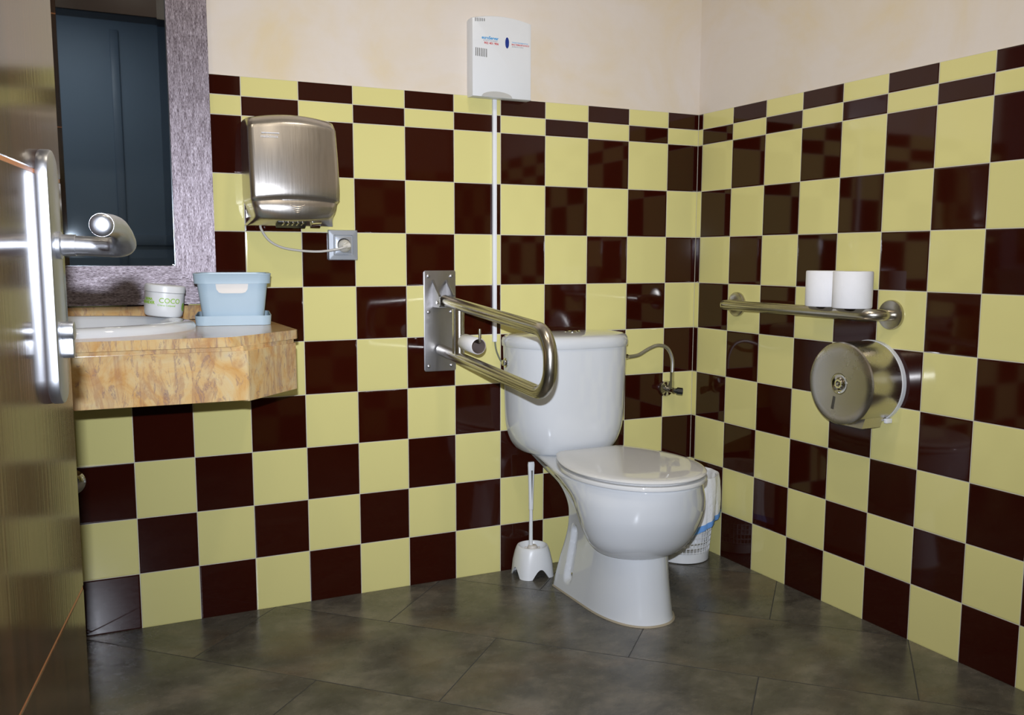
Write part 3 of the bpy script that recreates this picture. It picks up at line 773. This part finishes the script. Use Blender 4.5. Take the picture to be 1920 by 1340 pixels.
rings = [[groove(p) for p in r] for r in rings]
loft(bm, rings)
# hanging bowl
bw_ = [(0.176, -0.36, -0.535, 0.050, 0.060, 0.55), (0.182, -0.335, -0.560, 0.060, 0.105, 0.58), (0.196, -0.315, -0.580, 0.065, 0.130, 0.58), (0.222, -0.290, -0.604, 0.070, 0.152, 0.58), (0.257, -0.262, -0.624, 0.075, 0.168, 0.58),
       (0.297, -0.235, -0.640, 0.083, 0.179, 0.58), (0.337, -0.19, -0.648, 0.092, 0.184, 0.58), (0.365, -0.10, -0.652, 0.110, 0.186, 0.58), (0.380, -0.030, -0.653, 0.120, 0.186, 0.60),
       (0.386, -0.028, -0.652, 0.120, 0.185, 0.60), (0.389, -0.031, -0.648, 0.116, 0.181, 0.60)]
loft(bm, [sec(*k) for k in lerp_secs(bw_, 50)])
obj('bowl', bm, m_white, to, angle=55)
bm = NB(); loft(bm, [sec(0.0002, -0.172, -0.584, 0.115, 0.115, 0.50, pw=2.3), sec(0.004, -0.176, -0.5805, 0.1125, 0.1125, 0.50, pw=2.3)]); tag(obj('base_sealant', bm, m_dirt, to), 'thin beige sealant line')
for s in (-1, 1):
    bm = NB(); lathe(bm, [(0.0065, -0.006), (0.0065, 0.0008), (0.004, 0.002), (0.0, 0.002)], AX((s*0.0905, -0.262, 0.056), (s, 0, 0)), 20)
    tag(obj('fixing_bolt', bm, m_chrome, to), 'small steel fixing bolt')
# seat and lid
def lidsec(z, g, yb=-0.200, yf=-0.660, hb=0.112, hm=0.188): return sec(z, yb-g, yf+g, hb-g, hm-g, 0.50, pw=2.05, grow='q')
bm = NB(); loft(bm, [lidsec(0.3905, 0.006), lidsec(0.392, 0.001), lidsec(0.398, 0.0), lidsec(0.4022, 0.002), lidsec(0.4030, 0.006), lidsec(0.4034, 0.016), lidsec(0.4088, 0.018)]); obj('seat', bm, m_seat, to, angle=50)
bm = NB(); loft(bm, [lidsec(0.4085, 0.0095), lidsec(0.4090, 0.003), lidsec(0.4125, 0.001), lidsec(0.4160, 0.0045), lidsec(0.4185, 0.012), lidsec(0.4200, 0.035), lidsec(0.4210, 0.07)]); obj('lid', bm, m_seat, to, angle=50)
for s in (-1, 1):
    bm = NB(); tube(bm, [(s*0.055, -0.212, 0.402), (s*0.100, -0.212, 0.402)], 0.010, 16); obj('hinge', bm, m_seat, to)
    bm = NB(); tube(bm, [(s*0.165, -0.40, 0.3872), (s*0.165, -0.44, 0.3872)], 0.004, 10); obj('seat_buffer', bm, m_seat, to)
# cistern
def csec(z, hw, yf, r=0.0, yb=-0.014, n=48, pw=3.0):
    """D-shaped plan: flat back, bulging front"""
    out = []
    for i in range(n+1):
        a = pi*i/n; c, s = cos(a), sin(a)
        out.append((hw*abs(c)**(2/pw)*(1 if c > 0 else -1), (yb-0.03)+(yf-yb+0.03)*abs(s)**(2/2.2), z))
    return [(hw*0.985, yb, z)] + out + [(-hw*0.985, yb, z)]
tk = [(0.388, 0.128, -0.150), (0.389, 0.140, -0.163), (0.400, 0.153, -0.177), (0.420, 0.168, -0.187), (0.450, 0.180, -0.194), (0.485, 0.187, -0.198), (0.55, 0.190, -0.200), (0.62, 0.192, -0.202), (0.70, 0.195, -0.203), (0.714, 0.195, -0.203)]
bm = NB(); loft(bm, [csec(*k) for k in lerp_secs(tk, 40)]); CI = obj('cistern', bm, m_white, to, angle=50); CI.location = (-0.007, 0, 0)
ld = [(0.706, 0.190, -0.199), (0.7062, 0.1965, -0.206), (0.709, 0.1985, -0.208), (0.722, 0.1995, -0.209), (0.732, 0.197, -0.207), (0.739, 0.191, -0.201), (0.743, 0.180, -0.190), (0.746, 0.155, -0.168), (0.748, 0.11, -0.135), (0.749, 0.06, -0.10)]
bm = NB(); loft(bm, [csec(z, h, y, yb=(-0.012 if i < 5 else -0.012-0.006*(i-4))) for i, (z, h, y) in enumerate(ld)]); CL = obj('cistern_lid', bm, m_white, to, angle=50); CL.location = (-0.007, 0, 0.008)
bm = NB(); lathe(bm, [(0.024, 0.746), (0.024, 0.7510), (0.021, 0.7530), (0.0195, 0.7520), (0.0190, 0.7530), (0.012, 0.7550), (0.0, 0.7555)], Matrix.Translation((0.000, -0.088, 0.008)), 40); obj('flush_button', bm, m_chrome, to)
bm = NB(); lathe(bm, [(0.015, 0.0), (0.015, 0.004), (0.009, 0.005), (0.009, 0.012), (0.006, 0.014), (0.0, 0.014)], AX((-0.199, -0.036, 0.665), (-1, 0, 0)), 24); obj('inlet_nut', bm, m_chrome, to)

# water hose and valve
hs = thing('water_supply_hose', (TXc+0.19, -0.09, 0.672), 0, 'braided steel hose arching from the cistern to the wall valve', 'hose')
ho = Vector((TXc+0.19, -0.09, 0.672))
hp = [(-0.320, -0.090, 0.671), (-0.295, -0.080, 0.670), (-0.262, -0.070, 0.673), (-0.215, -0.058, 0.690), (-0.175, -0.052, 0.698), (-0.138, -0.048, 0.686), (-0.117, -0.046, 0.650), (-0.114, -0.044, 0.605), (-0.115, -0.044, 0.588)]
bm = NB(); tube(bm, spline([Vector(p)-ho for p in hp], 8), 0.0058, 14); obj('hose', bm, m_hose, hs)
bm = NB()
tube(bm, [Vector((-0.333, -0.094, 0.671))-ho, Vector((-0.318, -0.088, 0.671))-ho], 0.0078, 6)
obj('hose_nut', bm, m_chrome, hs); bm = NB()
tube(bm, [Vector((-0.1145, -0.044, 0.606))-ho, Vector((-0.115, -0.044, 0.575))-ho], 0.0078, 6)
obj('hose_nut', bm, m_chrome, hs)
vl = thing('stop_valve', (-0.1100, 0, 0.545), 0, 'chrome angle stop valve with a round rosette low on the tiles near the corner', 'valve')
bm = NB(); lathe(bm, [(0.0275, 0.0005), (0.0275, 0.004), (0.024, 0.011), (0.012, 0.014), (0.012, 0.016)], AX((0, 0, 0), (0, -1, 0)), 32); obj('rosette', bm, m_chrome, vl)
bm = NB(); tube(bm, [(0, -0.010, 0), (-0.005, -0.058, 0)], 0.0095, 16); tube(bm, [(-0.005, -0.044, 0.0), (-0.005, -0.044, 0.031)], 0.0088, 6); obj('valve_body', bm, m_chrome, vl)
bm = NB(); tube(bm, [(-0.004, -0.050, 0), (0.008, -0.056, -0.002)], [0.009, 0.009], 8); tube(bm, [(0.008, -0.056, -0.002), (0.024, -0.064, -0.004)], [0.0125, 0.0125], 8); tag(obj('knob', bm, simple('dark_chrome', (0.20, 0.24, 0.30), 0.18, 1.0), vl), 'dark blue-grey faceted knob')

# ------------------------------------------------------------------ toilet brush
tb = thing('toilet_brush', (-0.640, -0.064, 0), 0, 'white toilet brush standing in a four-footed white plastic holder', 'toilet brush')
bm = NB()
def sq(hw, z, rr, n=48, th=0.0, low=0.0):
    out = []
    for k in range(n):
        a = 2*pi*(k+0.5)/n; c, s = cos(a), sin(a)
        R_ = hw/((abs(c)**rr+abs(s)**rr)**(1/rr))
        m = (abs(sin(2*a)))            # 1 at the corners, 0 in the middle of each side
        zz = z
        if low: zz = z + low*max(0, 1-(m/0.80)**2.2)
        out.append((R_*c, R_*s, zz))
    return out
outer = [sq(0.0590, 0.0, 3.6, low=0.030), sq(0.0582, 0.012, 3.4, low=0.024), sq(0.0565, 0.045, 3.0, low=0.004), sq(0.0520, 0.075, 2.5), sq(0.0490, 0.0880, 2.2), sq(0.0465, 0.0935, 2.1), sq(0.0440, 0.0940, 2.0), sq(0.0415, 0.0910, 2.0), sq(0.040, 0.070, 2.0)]
loft(bm, outer, cap=False)
inner = [sq(0.0560, 0.0, 3.6, low=0.030), sq(0.053, 0.045, 3.0, low=0.004), sq(0.048, 0.072, 2.5), sq(0.041, 0.080, 2.0)]
Vb = [[bm.verts.new(p) for p in r] for r in inner]
for A, B in zip(Vb, Vb[1:]):
    for k in range(48): bm.faces.new((A[k], B[k], B[(k+1) % 48], A[(k+1) % 48]))
lathe(bm, [(0.040, 0.071), (0.0, 0.071)], seg=48, close_ends=False)
bm.verts.ensure_lookup_table()
for k in range(48):
    a, b = bm.verts[k], bm.verts[(k+1) % 48]; bm.faces.new((a, b, Vb[0][(k+1) % 48], Vb[0][k]))
obj('brush_holder', bm, m_wplast, tb, angle=60)
bm = NB()
lathe(bm, [(0.0, 0.0712), (0.017, 0.0712), (0.017, 0.084), (0.013, 0.092), (0.0105, 0.093)], seg=24)
for a in range(8): box(bm, (0.021*cos(a*pi/4), 0.021*sin(a*pi/4), 0.078), (0.010, 0.006, 0.013), 0.002, rot=(0, 0, a*pi/4))
obj('brush_head', bm, m_creamp, tb)
bm = NB()
def cross(z, w, d): return [(x-0.004, y+0.004, z) for x, y in rrect(0, 0, w, d, min(w, d)*0.35, 3)]
loft(bm, [cross(0.085, 0.0120, 0.0120), cross(0.120, 0.0108, 0.0108), cross(0.205, 0.0100, 0.0100), cross(0.2060, 0.0130, 0.0120), cross(0.2100, 0.0130, 0.0120), cross(0.260, 0.0150, 0.0110), cross(0.320, 0.0190, 0.0110), cross(0.348, 0.0215, 0.0110), cross(0.3560, 0.0190, 0.009)])
obj('handle', bm, m_wplast, tb)
bm = NB(); prism(bm, [(-0.006, 0.330), (-0.0015, 0.330), (-0.003, 0.230)], -0.0022, -0.0012, axis='y'); obj('hanging_slot', bm, m_slot, tb)

# ------------------------------------------------------------------ waste bin with its bag
bn = thing('waste_bin', (-0.115, -0.124, 0), 0, 'white perforated waste bin in the corner behind the toilet', 'waste bin')
def rz(z): return 0.085 + 0.022*z/0.28
bm = NB()
lathe(bm, [(0.0, 0.002), (0.080, 0.0), (0.086, 0.003), (rz(0.033), 0.033), (rz(0.033)-0.003, 0.033), (0.083, 0.006), (0.0, 0.006)], seg=60)
nv, nh = 46, 14
for k in range(nv):
    a = 2*pi*k/nv
    tube(bm, [(rz(z)*cos(a)-0.001*cos(a), rz(z)*sin(a)-0.001*sin(a), z) for z in (0.032, 0.258)], 0.0016, 6)
for j in range(nh):
    z = 0.036+j*0.0165
    tube(bm, [((rz(z)-0.001)*cos(2*pi*k/60), (rz(z)-0.001)*sin(2*pi*k/60), z) for k in range(60)], 0.0020, 6, closed=True)
lathe(bm, [(rz(0.255), 0.255), (rz(0.255)+0.002, 0.257), (rz(0.275)+0.002, 0.277), (rz(0.275)-0.001, 0.279), (rz(0.255)-0.002, 0.257)], seg=60, close_ends=False)
obj('basket', bm, m_wplast, bn)
bag = thing('bin_bag', (-0.115, -0.124, 0.265), 0, 'translucent white bin bag with a blue drawstring folded over the waste bin', 'bag')
bm = NB(); NB_ = 96
def brg(z, r, amp, lo=0.0, ph=0):
    out = []
    for k in range(NB_):
        a = 2*pi*k/NB_
        w_ = amp*(sin(9*a+ph)+0.6*sin(17*a+2.1*ph+1)+0.4*sin(31*a))
        # the overhang hangs lower on the side that faces left
        dz = lo*(0.5-0.5*cos(a-math.radians(-20)))
        rr_ = r+w_
        x, y = rr_*cos(a), rr_*sin(a)
        x = min(x, 0.1135); y = min(y, 0.1225)
        out.append((x, y, z-dz))
    return out
loft(bm, [brg(-0.20, 0.079, 0.002, 0, 1), brg(-0.10, 0.087, 0.0020, 0, 2), brg(-0.02, 0.098, 0.0022, 0, 0.5), brg(0.005, 0.1030, 0.0018, 0, 0.2), brg(0.0190, 0.1080, 0.0010, 0, 0), brg(0.0200, 0.1120, 0.0010, 0, 0.2),
          brg(0.000, 0.1155, 0.0018, 0.010, 0.6), brg(-0.035, 0.1170, 0.0032, 0.035, 1.1), brg(-0.065, 0.1170, 0.0038, 0.065, 1.4), brg(-0.100, 0.1160, 0.0034, 0.085, 1.6)], cap=False)
obj('film', bm, m_bag, bag, angle=80, recalc=False)
bm = NB()
loft(bm, [brg(-0.0990, 0.1175, 0.0034, 0.0835, 1.58), brg(-0.105, 0.1180, 0.0034, 0.090, 1.65), brg(-0.114, 0.1172, 0.0034, 0.098, 1.7)], cap=False)
obj('drawstring', bm, m_bluetape, bag, angle=80, recalc=False)

# ------------------------------------------------------------------ things on the right-hand wall (local x along the wall, -y into the room)
def RW(name, s, z, label, cat): 
    M = Matrix.Rotation(RZ, 4, 'Z'); p = M @ Vector((s, 0, z)); return thing(name, p, RZ, label, cat)
gr = RW('grab_rail', 0.522, 0.836, 'straight stainless steel grab rail with round flanges on the right-hand tiled wall', 'grab rail')
bm = NB(); tube(bm, fillet([(-0.300, -0.004, 0), (-0.300, -0.062, 0), (0.300, -0.062, 0), (0.300, -0.004, 0)], [0.020, 0.045], 10), 0.0152, 24); obj('rail_bar', bm, m_steel, gr)
for x in (-0.300, 0.300):
    bm = NB(); lathe(bm, [(0.0385, 0.0003), (0.0385, 0.007), (0.0365, 0.010), (0.030, 0.0112), (0.018, 0.012), (0.0, 0.012)], AX((x, 0, 0), (0, -1, 0)), 44); obj('flange', bm, m_steel, gr)
def RP(s, d, z): return Matrix.Rotation(RZ, 4, 'Z') @ Vector((s, -d, z))
hollow_roll('toilet_paper_roll', RP(0.641, 0.056, 0.8515), (0, 0, 0), 0.0500, 0.021, 0.096, m_paper, m_card, 'white toilet roll standing upright on the grab rail, the one farther from the camera', 'toilet paper')['group'] = 'toilet rolls on the grab rail'
hollow_roll('toilet_paper_roll', RP(0.7430, 0.060, 0.8515), (0, 0, 0.4), 0.0505, 0.021, 0.096, m_paper, m_card, 'white toilet roll standing upright on the grab rail, the one nearer to the camera', 'toilet paper')['group'] = 'toilet rolls on the grab rail'

dp = RW('paper_dispenser', 0.768, 0.657, 'large round stainless steel toilet paper dispenser below the grab rail', 'dispenser')
RD = 0.1090; DD = 0.118
bm = NB(); lathe(bm, [(RD-0.001, 0.012), (RD, 0.013), (RD, DD-0.012), (RD-0.0005, DD-0.006), (RD-0.003, DD-0.002), (RD-0.008, DD), (RD-0.025, DD+0.0008), (0.028, DD+0.0015), (0.0265, DD-0.001), (0, DD-0.001)], AX((0, 0, 0), (0, -1, 0)), 72); obj('cover', bm, m_disp, dp, angle=25)
bm = NB(); lathe(bm, [(RD-0.004, 0.0), (RD+0.0015, 0.0), (RD+0.0015, 0.0125), (RD-0.004, 0.0125)], AX((0, 0, 0), (0, -1, 0)), 72); tag(obj('back_rim', bm, m_wplast, dp), 'white plastic rear rim')
bm = NB(); lathe(bm, [(0.0265, DD-0.001), (0.0262, DD+0.002), (0.024, DD+0.002), (0.017, DD-0.0005), (0.0125, DD+0.002), (0.0115, DD+0.005), (0.008, DD+0.005), (0.0075, DD+0.001), (0.0, DD+0.001)], AX((0.0, 0, 0), (0, -1, 0)), 40, close_ends=False)
lathe(bm, [(0.0, DD+0.0075), (0.003, DD+0.007), (0.005, DD+0.003), (0.005, DD)], AX((0, 0, 0), (0, -1, 0)), 20); obj('lock', bm, m_chrome, dp)
bm = NB(); box(bm, (-0.0170, -DD-0.0009, -0.052), (0.0095, 0.0012, 0.035), 0.0004, rot=(0, 0.18, 0)); obj('level_slot', bm, m_slot, dp)
bm = NB(); prism(bm, [(0.0, -0.095), (0.0, -0.1115), (0.060, -0.1115), (0.070, -0.082)], -0.095, -0.030, axis='y'); obj('paper_outlet', bm, m_disp, dp)
bm = NB(); box(bm, (0.069, -0.012, -0.095), (0.010, 0.020, 0.012), 0.001); obj('paper_end', bm, m_paper, dp)

# ------------------------------------------------------------------ small pieces belong to the part they sit on
def sub(root, child, part):
    kids = [o for o in C.objects if o.parent == root]
    P_ = next(o for o in kids if o.name.split('.')[0] == part)
    for o in kids:
        if o.name.split('.')[0] == child:
            o.parent = P_; o.location = Vector(o.location) - Vector(P_.location)
sub(fb, 'screw', 'wall_plate'); sub(to, 'flush_button', 'cistern_lid'); sub(to, 'inlet_nut', 'cistern'); sub(to, 'fixing_bolt', 'bowl')
sub(to, 'seat_buffer', 'seat'); sub(ws, 'drain', 'basin'); sub(sk, 'socket_well', 'socket_insert'); sub(vl, 'knob', 'valve_body')
sub(dr, 'outlet_vanes', 'air_outlet'); sub(dr, 'embossed_arcs', 'cover'); sub(tb, 'hanging_slot', 'handle'); sub(bk_, 'handle_insert', 'basket_body')
sub(dp, 'lock', 'cover'); sub(dp, 'level_slot', 'cover'); sub(door, 'inlay', 'door_leaf'); sub(af, 'vent_slot', 'casing'); sub(hs, 'hose_nut', 'hose')
